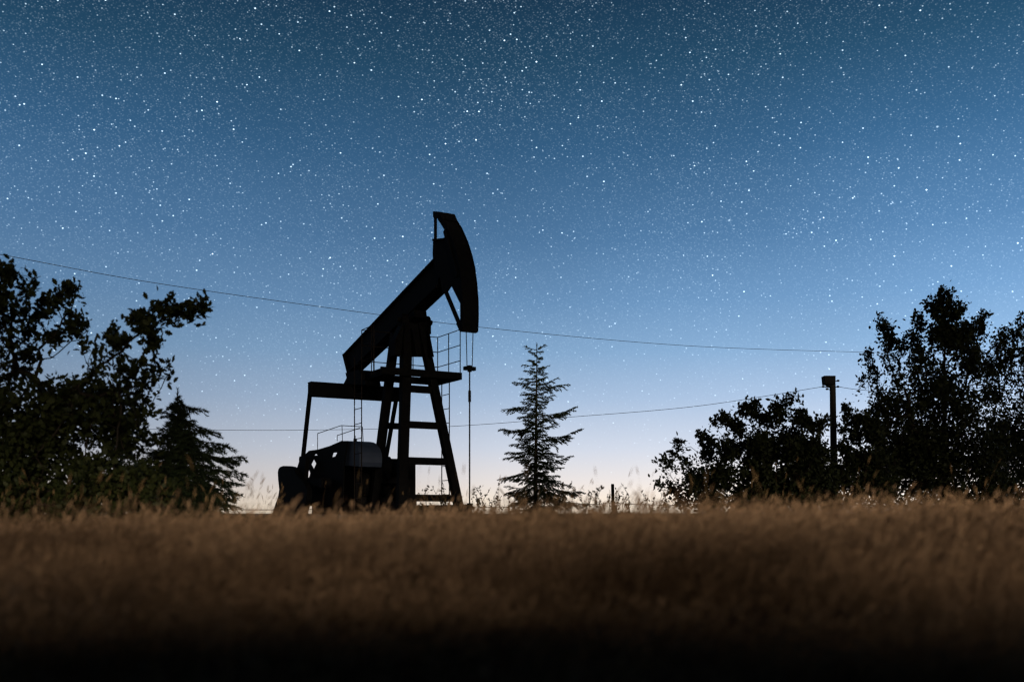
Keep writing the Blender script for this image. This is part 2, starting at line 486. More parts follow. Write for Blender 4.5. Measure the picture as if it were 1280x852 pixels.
tp = [setv(pv(x, y, -.2), 0) for x, y in ((540.5, 300), (555, 300), (556, 340), (547, 348), (541, 330), (540, 318))]
mb.prism([p - Vv * .185 for p in tp], Vv * .37); mb.build("clamp_block", M_STEEL, hh)

# samson post
def leg(p, q, w, h, side): 
    m_ = MB(); m_.bar(p, q, w, h, side); m_.build("leg", M_STEEL, pj, 0.01)
def foot(px, u): 
    p = pu(px, 640, u); uu, vv, _ = uvz(p); return W(uu, vv, GZ + .35)
def extend(top, bottom):       # run a member on below the sight line down to its block
    t = (GZ + .3 - top.z) / (bottom.z - top.z)
    return top + (bottom - top) * t
ft_r = (pu(525.5, 404, .22), pu(574.2, 637, 1.05)); ft_l = (pu(509.5, 404, .22), pu(501.5, 637, 1.05))
rt_l = (pu(494, 416, -.25), pu(466, 637, -1.75)); rt_r = (pu(506, 404, -.25), pu(503, 637, -1.75))
feet = []
for (a_, b_), wd in ((ft_r, .22), (ft_l, .25), (rt_l, .22), (rt_r, .22)):
    e = extend(a_, b_); feet.append(e); leg(a_, e, wd, .2, Vv)
def lerpz(pair, z):
    a_, b_ = pair; t = (z - a_.z) / (b_.z - a_.z); return a_ + (b_ - a_) * t
def zpix(py, Y): return EYE + (HY - py) / F * Y
for y0, y1 in ((481.5, 490), (527, 535.5), (572, 581), (618, 626.5)):
    zc = zpix((y0 + y1) / 2, 26.4); hgt = (y1 - y0) / F * 26.4
    p = lerpz(ft_l, zc); q = lerpz(ft_r, zc); dq = (q - p).normalized()
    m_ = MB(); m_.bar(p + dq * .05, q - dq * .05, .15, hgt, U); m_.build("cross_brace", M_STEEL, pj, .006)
for yy in (534, 600):
    zc = zpix(yy, 28.3); p = lerpz(rt_l, zc); q = lerpz(rt_r, zc)
    m_ = MB(); m_.bar(p, q, .12, .17, U); m_.build("cross_brace", M_STEEL, pj, .006)
m_ = MB()                                                  # gusset head joining the legs
gp = [pu(499, 408, .1), pu(529, 404, .1), pu(533, 420, .1), pu(536, 444.5, .1), pu(491, 444.5, .1), pu(491, 425, .1)]
m_.prism([p - U * .18 for p in gp], U * .36); m_.build("post_head", M_STEEL, pj, .008)
m_ = MB()
gp = [pv(503, 414, -.3), pv(513, 410, -.3), pv(519, 444, -.3), pv(484, 444, -.3)]
m_.prism([setv(p, -.26) for p in gp], Vv * .05); m_.prism([setv(p, .2) for p in gp], Vv * .05); m_.build("side_gusset", M_STEEL, pj)
m_ = MB(); c = pv(515, 404, 0)
for s in (-1, 1):
    pz = W(.05, s * .33, zpix(401.5, 27))
    m_.tube([pz - Vv * .09, pz + Vv * .09], .17, 16); m_.bar(pz - Zv * .06, pz - Zv * .34, .18, .34, Vv)
pz = W(.05, 0, zpix(401.5, 27)); m_.tube([pz - Vv * .52, pz + Vv * .52], .065, 12)
m_.build("saddle_bearing", M_STEEL, pj)
m_ = MB(); m_.bar(W(-.3, 0, pz.z - .05), W(.45, 0, pz.z + .12), .36, .2, Vv); m_.build("saddle_block", M_STEEL, pj)

# service platform with railing
ZP = zpix(470.5, 27.0)
A_, B_ = .7, 1.1
pf = MB()
for (u0, v0, u1, v1) in ((A_, -B_ - .15, A_, B_), (-A_, -B_ - .15, -A_, B_), (-A_ + .05, B_ - .04, A_ - .05, B_ - .04), (-A_ + .05, -B_, A_ - .05, -B_)):
    pf.bar(W(u0, v0, ZP), W(u1, v1, ZP), .07, .19)
plat = pf.build("platform", M_STEEL, pj, .005)
m_ = MB()
for v0, v1 in ((-1.08, -.42), (.5, 1.04)):
    for k in range(7):
        v = v0 + (v1 - v0) * k / 6
        m_.bar(W(-A_ + .04, v, ZP + .075), W(A_ - .04, v, ZP + .075), .055, .03)
m_.build("deck_plank", M_STEEL, plat)
m_ = MB(); RT = 1.26; r = .013
def rail(pts, r=.012): m_.tube(pts, r, 6)
posts = [(-A_, v) for v in (-1.22, -.86, -.3, .3, 1.06)] + [(0, 1.06), (A_, 1.06), (0, -1.22), (.15, -1.22)]
for u_, v_ in posts: rail([W(u_, v_, ZP - .05), W(u_, v_, ZP + RT)], .014)
for hz in (RT, .84, .42):
    rail([W(A_, 1.06, ZP + hz), W(-A_, 1.06, ZP + hz)]); rail([W(-A_, 1.06, ZP + hz), W(-A_, -1.22, ZP + hz)])
    rail([W(-A_, -1.22, ZP + hz), W(.15, -1.22, ZP + hz)])
m_.build("railing", M_THIN, plat)
def ladder(v, u0, u1, ztop, zbot, off):
    lm = MB()
    for u_ in (u0, u1): lm.tube([W(u_, v, ztop), W(u_, v, zbot)], .016, 6)
    z = zbot + .2
    while z < ztop - .1:
        lm.tube([W(u0, v, z), W(u1, v, z)], .011, 6); z += .40
    lm.build("ladder", M_THIN, pj)
ladder(1.16, -.64, -.16, ZP + .1, GZ + .02, 0)
ladder(-1.42, -.72, -.2, ZP + .5, GZ + .3, 0)

# equalizer, tail bearing, pitmans, cranks
UE = -4.4
eq_l = pv(386.5, 486, -1.5); eq_r_top = None
ze = eq_l.z; ue = uvz(eq_l)[0]; UE = ue
m_ = MB(); m_.bar(W(ue, -1.5, ze), W(ue, 1.42, ze), .26, .37, U)
m_.bar(W(ue, -1.5, ze + .2), W(ue, 1.42, ze + .2), .34, .03, U); m_.bar(W(ue, -1.5, ze - .2), W(ue, 1.42, ze - .2), .34, .03, U)
eq = m_.build("equalizer_beam", M_BEAM, pj, .006)
m_ = MB()                                                  # tail bearing
tb = setv(tail_b, 0)
q0 = [pv(x, y, -.2) for x, y in ((433, 466), (449, 462), (457, 471), (459, 481), (430.5, 480), (434.5, 472))]
m_.prism([setv(p, -.24) for p in q0], Vv * .48)
m_.build("tail_bearing", M_STEEL, pj, .01)
pin_l = pv(378.5, 574, -1.5); pl_top = W(ue, -1.46, ze - .1)
m_ = MB(); m_.bar(pl_top + Zv * .12, pin_l, .105, .11, Vv); m_.tube([pin_l - Vv * .09, pin_l + Vv * .09], .10, 16); m_.build("pitman_arm", M_STEEL, pj)
up, _, zp = uvz(pin_l)
m_ = MB(); pr_b = W(up, 1.22, zp); m_.bar(W(ue, 1.36, ze), pr_b, .10, .11, Vv); m_.tube([pr_b - Vv * .14, pr_b + Vv * .14], .17, 16); m_.build("pitman_arm", M_STEEL, pj)
shaft = pv(402, 603, -1.5); us, _, zs = uvz(shaft)
for s, v in ((-1, -1.62), (1, .98)):
    m_ = MB()
    P = lambda x, y: setv(pv(x, y, -1.62), v)
    m_.prism([P(375.5, 570.5), P(382.5, 570.5), P(381, 586), P(379.5, 598.5), P(404, 597.5), P(406, 606), P(372, 608), P(370, 588)], Vv * .13)
    m_.tube([P(402, 603) - Vv * .05, P(402, 603) + Vv * .25], .15, 20)
    cr = m_.build("crank", M_STEEL, pj, .008)
    m_ = MB()
    poly = [P(x, y) for x, y in ((353.4, 590), (354.2, 586), (356.2, 583.3), (360, 582), (366, 582.2), (371, 583.2), (374, 586), (378, 594), (387, 603), (391, 612), (390, 624), (386, 640), (384, 655), (340, 655), (346.5, 641), (350, 631), (354, 620), (355.3, 612), (354, 600))]
    m_.prism([p - Vv * .17 * (1 if s < 0 else -1) for p in poly], Vv * (.165 if s < 0 else -.165))
    m_.build("counterweight", M_STEEL, cr, .03)
# perforated crank guard between the pitman and the housing
m_ = MB()
gu = [(381, 568), (386, 563), (397, 561.5), (412, 557), (427, 550.5), (434, 552), (430, 580), (428, 632), (384, 632), (376, 606), (373, 588)]
holes = [[(391.9, 573), (395.2, 579), (392, 586.5), (388.3, 580)], [(386, 585.8), (387.8, 591), (386.2, 597), (384.3, 596), (384.6, 589)],
         [(392, 568.8), (394.5, 566.4), (397, 568.6)], [(414.2, 571.4), (416, 565.5), (421.5, 565.2), (419, 570)], [(397.5, 628.5), (400, 629), (399.2, 632), (397.8, 632)]]
vg = -1.3
m_.prism([pv(x, y, vg) for x, y in gu], Vv * .03, [[pv(x, y, vg) for x, y in h] for h in holes])
guard = m_.build("crank_guard", M_STEEL, pj)
# round grey housing
Z1 = zpix(551, 28.8)
m_ = MB(); hc = []
vh0, vh1 = -1.22, -.55
prof = [(424, 581), (421.5, 574), (421.5, 566), (423, 560), (426, 555), (430, 551.8), (436, 550.7), (444, 550.7), (453, 551.4), (459, 553), (464, 556), (468, 560), (470.8, 565), (472, 571), (472, 577), (470.5, 583)]
prof = [(421.5 + (x - 421.5) * .55, y) for x, y in prof]
m_.prism([pv(x, y, vh0) for x, y in prof], Vv * (vh1 - vh0))
house = m_.build("drum_housing", M_GREY, pj, .015)
m_ = MB(); p = pv(444, 550.5, vh0 + .2); m_.tube([p - Zv * .06, p + Zv * .06], .05, 10); m_.tube([p, p + Zv * .14], .012, 6); m_.build("filler_cap", M_STEEL, house)
m_ = MB()
def R(*pts, dv=0): m_.tube([pv(x, y, vh0 + dv) for x, y in pts], .011, 6)
R((397, 562), (397, 541.5)); R((397, 541.5), (426.5, 531.5)); R((426.5, 531.5), (452, 533)); R((427.5, 531.5), (428, 551))
R((453, 533), (454, 552)); R((421.5, 551), (421.5, 544)); R((421.5, 544), (450, 534.5))
m_.build("hand_rail", M_THIN, house)
# gear box, motor, base
def block(name, u0, u1, v0, v1, z0, z1, mat=M_STEEL, bev=.03, parent=None):
    m_ = MB(); c0 = W((u0 + u1) / 2, (v0 + v1) / 2, z0); c1 = W((u0 + u1) / 2, (v0 + v1) / 2, z1)
    m_.bar(c0, c1, u1 - u0, v1 - v0, U); return m_.build(name, mat, parent or pj, bev)
ZB = zpix(631, 27)
gb = block("gearbox", us - .7, us + .75, -.5, 1.0, ZB + .25, zs + .55)
m_ = MB(); m_.tube([W(us, -1.62, zs), W(us, 1.1, zs)], .12, 14); m_.build("drive_shaft", M_STEEL, gb)
m_ = MB(); m_.tube([W(us + .6, -.6, zs + .45), W(us + .6, 1.05, zs + .45)], .28, 18); m_.build("gear_cover", M_STEEL, gb)
block("gearbox_stand", us - .9, us + .95, -.8, 1.1, ZB, ZB + .25, bev=.01)
m_ = MB(); mc = W(-2.3, -.35, ZB + .62); m_.tube([mc - Vv * .55, mc + Vv * .5], .36, 20)
mot = m_.build("motor", M_STEEL, pj, .02)
m_ = MB()
for k in range(9): m_.tube([mc + Vv * (-.42 + .1 * k), mc + Vv * (-.40 + .1 * k)], .39, 20)
m_.build("cooling_fin", M_STEEL, mot)
block("belt_guard", -3.6, -1.9, -.95, -.72, ZB + .1, ZB + 1.25, bev=.1)
block("switch_box", -1.95, -1.5, .25, .75, ZB + .2, ZB + 1.25, bev=.02)
m_ = MB()
for v in (-.85, .85):
    m_.bar(W(-5.6, v, ZB - .12), W(1.5, v, ZB - .12), .24, .26, Vv)
for u_ in (-5.3, -3.6, -1.75, 1.05): m_.bar(W(u_, -.85, ZB - .12), W(u_, .85, ZB - .12), .2, .2)
m_.build("base_frame", M_STEEL, pj, .006)
for u_ in (-5.3, -3.0, -1.2, 1.05):
    block("foundation_block", u_ - .3, u_ + .3, -1.15, 1.15, GZ - .1, ZB - .255, M_CONC)

# bridle, clamp, polished rod
b1 = setv(pv(587, 415, 0), 0); ub, _, zb = uvz(b1)
rod_bot = GZ + .75
for s in (-1, 1):
    m_ = MB(); m_.tube([W(ub, s * .1, zb + .25), W(ub, s * .07, zpix(459, W(ub, 0, 0).y))], .011, 6); m_.build("bridle_cable", M_THIN, pj)
Yr = W(ub, 0, 0).y
m_ = MB(); m_.bar(W(ub, -.15, zpix(460.5, Yr)), W(ub, .15, zpix(460.5, Yr)), .12, .09); m_.tube([W(ub, 0, zpix(464.5, Yr)), W(ub, 0, zpix(456.5, Yr))], .055, 10)
m_.build("carrier_bar", M_STEEL, pj, .008)
m_ = MB(); m_.tube([W(ub, 0, zpix(464, Yr)), W(ub, 0, rod_bot)], .018, 8); m_.tube([W(ub, 0, zpix(488, Yr)), W(ub, 0, zpix(502, Yr))], .035, 8)
m_.build("polished_rod", M_THIN, pj)
# well head under the rod
wl = W(ub, 0, 0); wgz = float(ground_z(wl.x, wl.y))
wh = empty("wellhead", (wl.x, wl.y, wgz), "small dark wellhead in the weeds under the pump rod", "wellhead")
m_ = MB(); m_.tube([(wl.x, wl.y, wgz - .05), (wl.x, wl.y, wgz + .45)], .13, 14); m_.build("casing", M_STEEL, wh)
m_ = MB(); m_.tube([(wl.x, wl.y, wgz + .45), (wl.x, wl.y, wgz + .51)], .22, 16); m_.build("flange", M_STEEL, wh)
m_ = MB(); m_.tube([(wl.x, wl.y, wgz + .51), (wl.x, wl.y, wgz + .74)], .07, 12); m_.bar((wl.x - .3, wl.y, wgz + .62), (wl.x + .12, wl.y, wgz + .62), .08); m_.build("stuffing_box", M_STEEL, wh)

# -------------------------------------------------------------------- fence
FY = 33.0
fx0 = (766.5 - HX) / F * FY
fn = empty("wire_fence", (fx0, FY, float(ground_z(fx0, FY))), "low barbed wire fence with a thin dark post behind the meadow", "fence")
for k in (-2, -1, 0, 1, 2):
    x = fx0 + 7.0 * k; z = float(ground_z(x, FY))
    zt = zpix(604.5, FY) if k == 0 else z + 1.3
    m_ = MB(); m_.tube([(x + .01, FY, z - .3), (x - .02, FY, zt - .02), (x - .02, FY, zt)], [.055, .052, .045], 8); m_.build("post", M_WOOD, fn)
for hz, sag in ((zpix(628.5, FY), .08), (zpix(628.5, FY) - .42, .06)):
    m_ = MB(); pts = []
    for k in range(-2, 2):
        for t in np.linspace(0, 1, 12, endpoint=False):
            x = fx0 + 7.0 * (k + t); tilt = -.004 * (x - fx0) if x > fx0 else .014 * (x - fx0)
            pts.append(Vector((x, FY - .06, hz + tilt * .9 - sag * 4 * t * (1 - t))))
    m_.tube(pts, .010, 5)
    for p in pts[::1]:
        for dx in (0, .2, .4):
            q = p + Vector((dx, 0, 0)); m_.bar(q - Vector((.02, 0, .035)), q + Vector((.02, 0, .035)), .008)
    m_.build("wire", M_WIRE, fn)

# ----------------------------------------------------------- pole and lines
LY = 40.0
pole_base = at(1043, 640, LY); pz0 = float(ground_z(pole_base.x, LY))
lp = empty("lamp_pole", (pole_base.x, LY, pz0), "dark wooden pole with a boxy lamp on top between the bushes", "pole")
pt = at(1040.8, 480, LY)
m_ = MB(); m_.tube([Vector((pole_base.x + .02, LY, pz0 - .3)), pt], [.150, .118], 14); shaftp = m_.build("shaft", M_WOOD, lp)
m_ = MB()
bx = [at(x, y, LY - .2) for x, y in ((1030.2, 469.2), (1044.8, 469.2), (1044.6, 480), (1031.4, 480))]
m_.prism(bx, (0, .4, 0)); lampb = m_.build("lamp_housing", M_STEEL, lp, .02)
m_ = MB(); bx = [at(x, y, LY - .1) for x, y in ((1033, 480.1), (1038, 480.1), (1038.5, 483), (1035, 482.4))]; m_.prism(bx, (0, .2, 0)); m_.build("bracket", M_STEEL, lampb)
for x, y in ((1029, 483), (1033.8, 486), (1047.6, 475.6), (1047.4, 483)):
    m_ = MB(); p = at(x, y, LY); q = at(1041, y + 1.5, LY)
    m_.tube([q, p], .018, 6); m_.tube([p - Vector((.05, 0, 0)), p, p + Vector((.05, 0, 0))], [.03, .045, .03], 10); m_.build("insulator", M_GLASSY, lp)

def catmull(pts, n=14):
    out = []; P = [pts[0]] + pts + [pts[-1]]
    for i in range(1, len(P) - 2):
        for k in range(n):
            t = k / n; p0, p1, p2, p3 = (np.array(q, float) for q in P[i - 1:i + 3])
            out.append(.5 * ((2 * p1) + (-p0 + p2) * t + (2 * p0 - 5 * p1 + 4 * p2 - p3) * t * t + (-p0 + 3 * p1 - 3 * p2 + p3) * t ** 3))
    return out + [np.array(pts[-1], float)]
def cable(name, pts, Ya, Yb, r, label):
    x0, x1 = pts[0][0], pts[-1][0]; c = []
    for x, y in catmull(pts):
        t = (x - x0) / (x1 - x0); c.append(at(x, y, 1 / ((1 - t) / Ya + t / Yb)))
    m_ = MB(); m_.tube(c, r, 6); o = m_.build(name, M_WIRE, None, loc=c[len(c) // 2], smooth_faces=True); tag(o, label, "cable", "overhead lines")
cable("overhead_cable", [(-220, 279), (0, 318), (190, 353), (465, 392), (640, 413), (860, 432), (1080, 440), (1190, 441.5), (1330, 439)], 29, 60, .0095,
      "upper overhead cable sloping down from the left edge past the pumpjack")
cable("overhead_cable", [(-160, 529), (60, 534), (255, 537), (375, 537.3), (520, 534.5), (620, 529), (700, 522), (870, 507.5), (1029, 483)], 52, 40, .0095,
      "lower overhead cable crossing behind the spruce and ending at the pole")
cable("overhead_cable", [(1047.5, 483), (1062, 485.4), (1080, 487.4), (1140, 492), (1330, 496)], 40, 46, .0095,
      "short stretch of cable from the pole into the tall tree at right")

# -------------------------------------------------------------------- trees
LEAF_OAK = np.array([(0, 0), (.10, .12), (.22, .16), (.17, .30), (.33, .40), (.22, .52), (.34, .66), (.18, .76), (.12, .95), (0, 1.0),
                     (-.12, .95), (-.18, .76), (-.34, .66), (-.22, .52), (-.33, .40), (-.17, .30), (-.22, .16), (-.10, .12)])
LEAF_OVAL = np.array([(0, 0), (.16, .14), (.28, .40), (.22, .70), (0, 1.0), (-.22, .70), (-.28, .40), (-.16, .14)])

def leaf_polys(acc, pos, size, shape, up_bias=0.3, down=0.0):
    n = len(pos); k = len(shape)
    ax = rng.normal(0, 1, (n, 3)); ax[:, 2] += up_bias - down; ax /= np.linalg.norm(ax, axis=1, keepdims=True)
    r = rng.normal(0, 1, (n, 3)); sd = np.cross(ax, r); sd /= np.linalg.norm(sd, axis=1, keepdims=True)
    nm = np.cross(ax, sd)
    s = size[:, None, None]
    xx = shape[None, :, 0, None]; yy = shape[None, :, 1, None]
    P = pos[:, None, :] + s * (xx * sd[:, None] + yy * ax[:, None] + (0.10 * np.sin(yy * 3) + .35 * abs(xx)) * nm[:, None] * .6)
    acc.polys(P)

def grow(base, crown_pts, step, kill, first, arms=()):
    """space colonisation: a branching skeleton that reaches every crown point"""
    nodes = [Vector(base)]; par = [-1]
    for p in first:
        p = Vector(p)
        while (p - nodes[-1]).length > step:
            nodes.append(nodes[-1] + (p - nodes[-1]).normalized() * step); par.append(len(nodes) - 2)
    for arm in arms:
        cur = min(range(len(nodes)), key=lambda k: (nodes[k] - arm[0]).length)
        for p in arm:
            while (p - nodes[cur]).length > step * .6:
                d_ = (p - nodes[cur]).normalized() + Vector((random.gauss(0, .15), random.gauss(0, .1), random.gauss(0, .15)))
                nodes.append(nodes[cur] + d_.normalized() * step * .9); par.append(cur); cur = len(nodes) - 1
                if len(nodes) > 3000: break
    at_ = [Vector(p) for p in crown_pts]; alive = list(range(len(at_)))
    near = {}; start = 0
    best = [(1e9, 0)] * len(at_)
    for it in range(220):
        if not alive: break
        kd = kdtree.KDTree(len(nodes) - start)
        for k in range(start, len(nodes)): kd.insert(nodes[k], k)
        kd.balance(); start = len(nodes)
        pull = {}
        for a in alive:
            co, idx, dist = kd.find(at_[a])
            if dist is not None and dist < best[a][0]: best[a] = (dist, idx)
        alive = [a for a in alive if best[a][0] > kill]
        for a in alive:
            idx = best[a][1]; v = (at_[a] - nodes[idx]).normalized()
            pull.setdefault(idx, Vector((0, 0, 0))); pull[idx] += v
        grown = False
        for idx, v in pull.items():
            if v.length < 1e-4: v = Vector((random.gauss(0, 1), random.gauss(0, 1), random.gauss(0, 1)))
            d_ = (v.normalized() + Vector((random.gauss(0, .12), random.gauss(0, .12), random.gauss(0, .12)))).normalized()
            nodes.append(nodes[idx] + d_ * step); par.append(idx); grown = True
        if not grown: break
        if len(nodes) > 9000: break
    return nodes, par

def limbs(nodes, par, r0, parent, rmax, name="trunk", extra=()):
    n = len(nodes); kids = [0] * n; r = [0.0] * n
    for k in range(n - 1, 0, -1):
        if kids[k] == 0: r[k] = r0 ** 2.1
        r[par[k]] += r[k]; kids[par[k]] += 1
    rad = [min(max(x, 1e-9) ** (1 / 2.1), rmax) for x in r]
    m_ = MB()
    for k in range(1, n):
        p, q = nodes[par[k]], nodes[k]
        ns = 8 if rad[k] > .04 else (5 if rad[k] > .012 else 3)
        m_.tube([p, q + (q - p) * .08], [rad[par[k]] if kids[par[k]] < 2 else min(rad[par[k]], rad[k] * 1.35), rad[k]], ns, cap=False)
    for line in extra: m_.tube(line, [r0 * .8 - r0 * .45 * k / (len(line) - 1) for k in range(len(line))], 3, cap=False)
    m_.build(name, M_BARK, parent, smooth_faces=True)
    return rad

def broad_tree(name, label, cat, D, base_px, blobs, depth, n_att, leaves_per, leaf_size, shape, mat, r0, rmax, trunk_to, spread, group=None, seed=1, step=.2, arms=(), spray=.24, lift=.35):
    global rng
    rng = np.random.default_rng(seed); random.seed(seed)
    bx = (base_px - HX) / F * D; bz = float(ground_z(bx, D))
    root = empty(name, (bx, D, bz), label, cat, group)
    s = F / D
    B = np.array([b[:3] for b in blobs], float)
    wts = B[:, 2] ** 1.75; wts /= wts.sum()
    big = B[:, 2].max()
    off = .75 * np.sin(B[:, 0] * .031 + B[:, 1] * .017 + seed) * depth * (1 - .6 * B[:, 2] / big)
    pts = []
    cnt = np.maximum((wts * n_att).astype(int), np.maximum(4, (B[:, 2] * .9).astype(int)))
    for (px, py, r), c, o in zip(B, cnt, off):
        v = rng.normal(0, 1, (c, 3)); v /= np.linalg.norm(v, axis=1, keepdims=True)
        v *= (rng.random(c) ** (1 / 2.4))[:, None] * r
        dz = v[:, 1] / r * (depth if r > .45 * big else max(depth * .55 * r / big * 2, r / s))
        Y = D + o * (0 if r > .45 * big else 1) + dz
        # same place in space as seen from the tripod, at its own depth
        X = (px + v[:, 0] - HX) / F * D; Zc = EYE + (HY - (py + v[:, 2])) / F * D
        pts.append(np.stack([X * (Y / D), Y, EYE + (Zc - EYE) * (Y / D)], -1))
    pts = np.concatenate(pts)
    keep_pt = pts[:, 2] > ground_z(pts[:, 0], pts[:, 1]) + .15
    pts = pts[keep_pt]
    cen = np.array([np.mean(pts[:, 0]), D, np.quantile(pts[:, 2], .25)])
    rad = np.linalg.norm((pts - cen) / pts.std(0), axis=1)
    outer = np.argsort(-rad * rng.uniform(.75, 1.0, len(rad)))[:int(len(pts) * .16)]
    sp_pts = []
    for k in outer:
        d_ = pts[k] - cen; d_ = d_ / np.linalg.norm(d_) + rng.normal(0, .45, 3) + np.array([0, 0, lift]); d_ /= np.linalg.norm(d_)
        L_ = spray * rng.uniform(.3, 1.0)
        for q in (.4, .7, 1.0): sp_pts.append(pts[k] + d_ * L_ * q + rng.normal(0, .015, 3))
    sp_pts = np.array(sp_pts)
    first = [at(x, y, D) for x, y in trunk_to]
    def offs(px, py): return .75 * math.sin(px * .031 + py * .017 + seed) * depth * .93
    arm_pts = [[at(x, y, D + offs(x, y)) for x, y in a_] for a_ in arms]
    nodes, par = grow((bx, D, bz - .15), np.concatenate([pts, sp_pts]), step, step * 1.15, first, arm_pts)
    kd = kdtree.KDTree(len(nodes))
    for k, p in enumerate(nodes): kd.insert(p, k)
    kd.balance()
    twigs = []
    for k in range(0, len(sp_pts), 3):
        c0 = kd.find(sp_pts[k])[0]; twigs.append([c0] + [Vector(p) for p in sp_pts[k:k + 3]])
    for p in pts[::2]:
        c0 = kd.find(p)[0]
        if (Vector(p) - c0).length > .03: twigs.append([c0, Vector(p)])
    limbs(nodes, par, r0, root, rmax, extra=twigs)
    acc = Acc()
    nd = np.array([list(p) for p in nodes])
    small = np.repeat(B[:, 2] < .42 * big, cnt)[keep_pt]
    lp = np.where(small, max(2, int(leaves_per * .34)), leaves_per)
    src = np.repeat(pts, lp, 0)
    pos = src + rng.normal(0, 1, src.shape) * np.where(np.repeat(small, lp), spread * 1.25, spread)[:, None]
    sp_src = np.repeat(sp_pts, 3, 0); pos = np.concatenate([pos, sp_src + rng.normal(0, .025, sp_src.shape)])
    kids = np.zeros(len(nodes), int)
    for k in par[1:]: kids[k] += 1
    tips = nd[kids == 0]
    t2 = np.repeat(tips, 3, 0); t2 = t2 + rng.normal(0, spread * .55, t2.shape)
    pos = np.concatenate([pos, t2])
    pos = pos[pos[:, 2] > ground_z(pos[:, 0], pos[:, 1]) + .05]
    size = leaf_size * rng.uniform(.45, 1.35, len(pos))
    leaf_polys(acc, pos, size, shape)
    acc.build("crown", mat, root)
    return root

OAK = [(25, 530, 60), (75, 530, 48), (118, 508, 40), (150, 525, 42), (50, 590, 60), (140, 590, 50), (3, 430, 24), (25, 464, 26), (36, 446, 14), (74, 484, 20), (137, 446, 18), (150, 472, 17), (170, 484, 12), (182, 500, 9), (172, 560, 22), (110, 480, 14), (10, 620, 40), (90, 630, 34), (160, 625, 34),
       (-60, 500, 80), (-30, 590, 80), (-45, 400, 45), (2, 350, 14), (-4, 378, 20), (18, 402, 12), (14, 347, 7), (30, 367, 7), (40, 362, 6), (58, 390, 12), (72, 378, 10), (86, 372, 7), (93, 367, 4), (50, 400, 8),
       (85, 418, 13), (97, 412, 10), (90, 398, 5), (70, 428, 10), (108, 432, 7), (120, 434, 5), (28, 390, 7), (36, 398, 5), (60, 430, 8), (35, 430, 14), (44, 415, 6),
       (163, 406, 6), (172, 410, 8), (180, 402, 9), (184, 418, 9), (190, 436, 9), (200, 396, 8), (206, 382, 5), (215, 397, 7), (225, 392, 6), (236, 393, 7), (247, 396, 5), (250, 386, 3),
       (190, 468, 8), (203, 466, 6), (210, 473, 3), (172, 462, 10), (192, 484, 6), (172, 520, 15), (190, 545, 8), (178, 540, 11), (140, 425, 7), (150, 432, 9), (120, 470, 14)]
OAK_HOLES = True
broad_tree("oak_tree", "large leafy oak filling the left edge with one branch reaching up and right", "tree", 17.0, 45, OAK, 1.5, 2500, 9, .112, LEAF_OAK, M_OAK, .006, .17,
           [(48, 610), (50, 560), (55, 520)], .065, seed=11, step=.2,
           arms=[[(90, 490), (135, 450), (160, 432), (178, 414), (200, 399), (224, 393), (246, 395)], [(40, 470), (50, 440), (62, 420), (82, 395), (94, 370)], [(20, 460), (8, 410), (4, 352)], [(100, 500), (150, 490), (190, 475), (206, 468)], [(70, 450), (95, 425), (112, 412)]])

TALL = [(1178, 372, 6), (1174, 382, 6), (1186, 376, 6), (1182, 386, 9), (1160, 387, 5), (1165, 393, 6), (1176, 398, 10), (1190, 398, 11), (1200, 384, 3), (1204, 392, 4), (1146, 404, 5), (1150, 412, 7), (1144, 426, 9),
        (1100, 404, 4), (1104, 410, 6), (1109, 420, 8), (1113, 432, 10), (1130, 430, 6), (1126, 440, 7), (1086, 444, 3), (1084, 452, 5), (1090, 464, 6), (1077, 486, 4), (1082, 478, 5), (1094, 476, 9),
        (1115, 455, 13), (1128, 478, 16), (1148, 450, 18), (1180, 422, 20), (1200, 430, 20), (1212, 416, 11), (1224, 406, 6), (1231, 400, 3), (1228, 418, 6), (1215, 455, 22), (1170, 480, 34), (1105, 508, 20), (1098, 535, 22),
        (1140, 520, 34), (1195, 510, 38), (1220, 560, 40), (1150, 575, 46), (1190, 600, 46), (1110, 585, 32), (1232, 470, 12), (1236, 500, 14), (1242, 535, 18), (1238, 575, 22), (1244, 608, 22), (1170, 560, 40), (1130, 560, 34), (1110, 625, 24), (1150, 628, 26), (1200, 630, 26), (1235, 628, 22), (1075, 628, 16)]
broad_tree("broadleaf_tree", "tallest dark tree on the right with ragged upright tops", "tree", 27.0, 1180, TALL, 1.6, 4800, 9, .098, LEAF_OVAL, M_BROAD, .006, .13,
           [(1180, 600), (1180, 540), (1182, 480)], .10, seed=5, step=.22, arms=[[(1184, 430), (1180, 376)], [(1140, 540), (1118, 470), (1102, 408)], [(1200, 500), (1216, 440), (1230, 402)], [(1160, 480), (1148, 408)], [(1115, 520), (1090, 480), (1084, 446)]], lift=1.3, spray=.30, group="trees on the right")
EDGE = [(1256, 428, 9), (1270, 420, 9), (1246, 436, 8), (1262, 448, 14), (1285, 440, 22), (1262, 470, 14), (1282, 480, 20), (1256, 500, 14), (1275, 515, 20), (1255, 545, 24), (1285, 560, 34), (1262, 595, 36), (1310, 450, 40), (1310, 540, 55),
        (1276, 404, 3), (1280, 410, 4), (1260, 628, 26), (1300, 625, 30), (1250, 462, 14), (1246, 490, 16), (1250, 520, 18), (1252, 570, 22)]
broad_tree("broadleaf_tree", "dark tree cut off by the right edge of the photo", "tree", 31.0, 1292, EDGE, 1.5, 2600, 10, .10, LEAF_OVAL, M_BROAD, .006, .13,
           [(1290, 600), (1290, 530)], .11, lift=1.2, spray=.3, seed=9, step=.24, group="trees on the right")
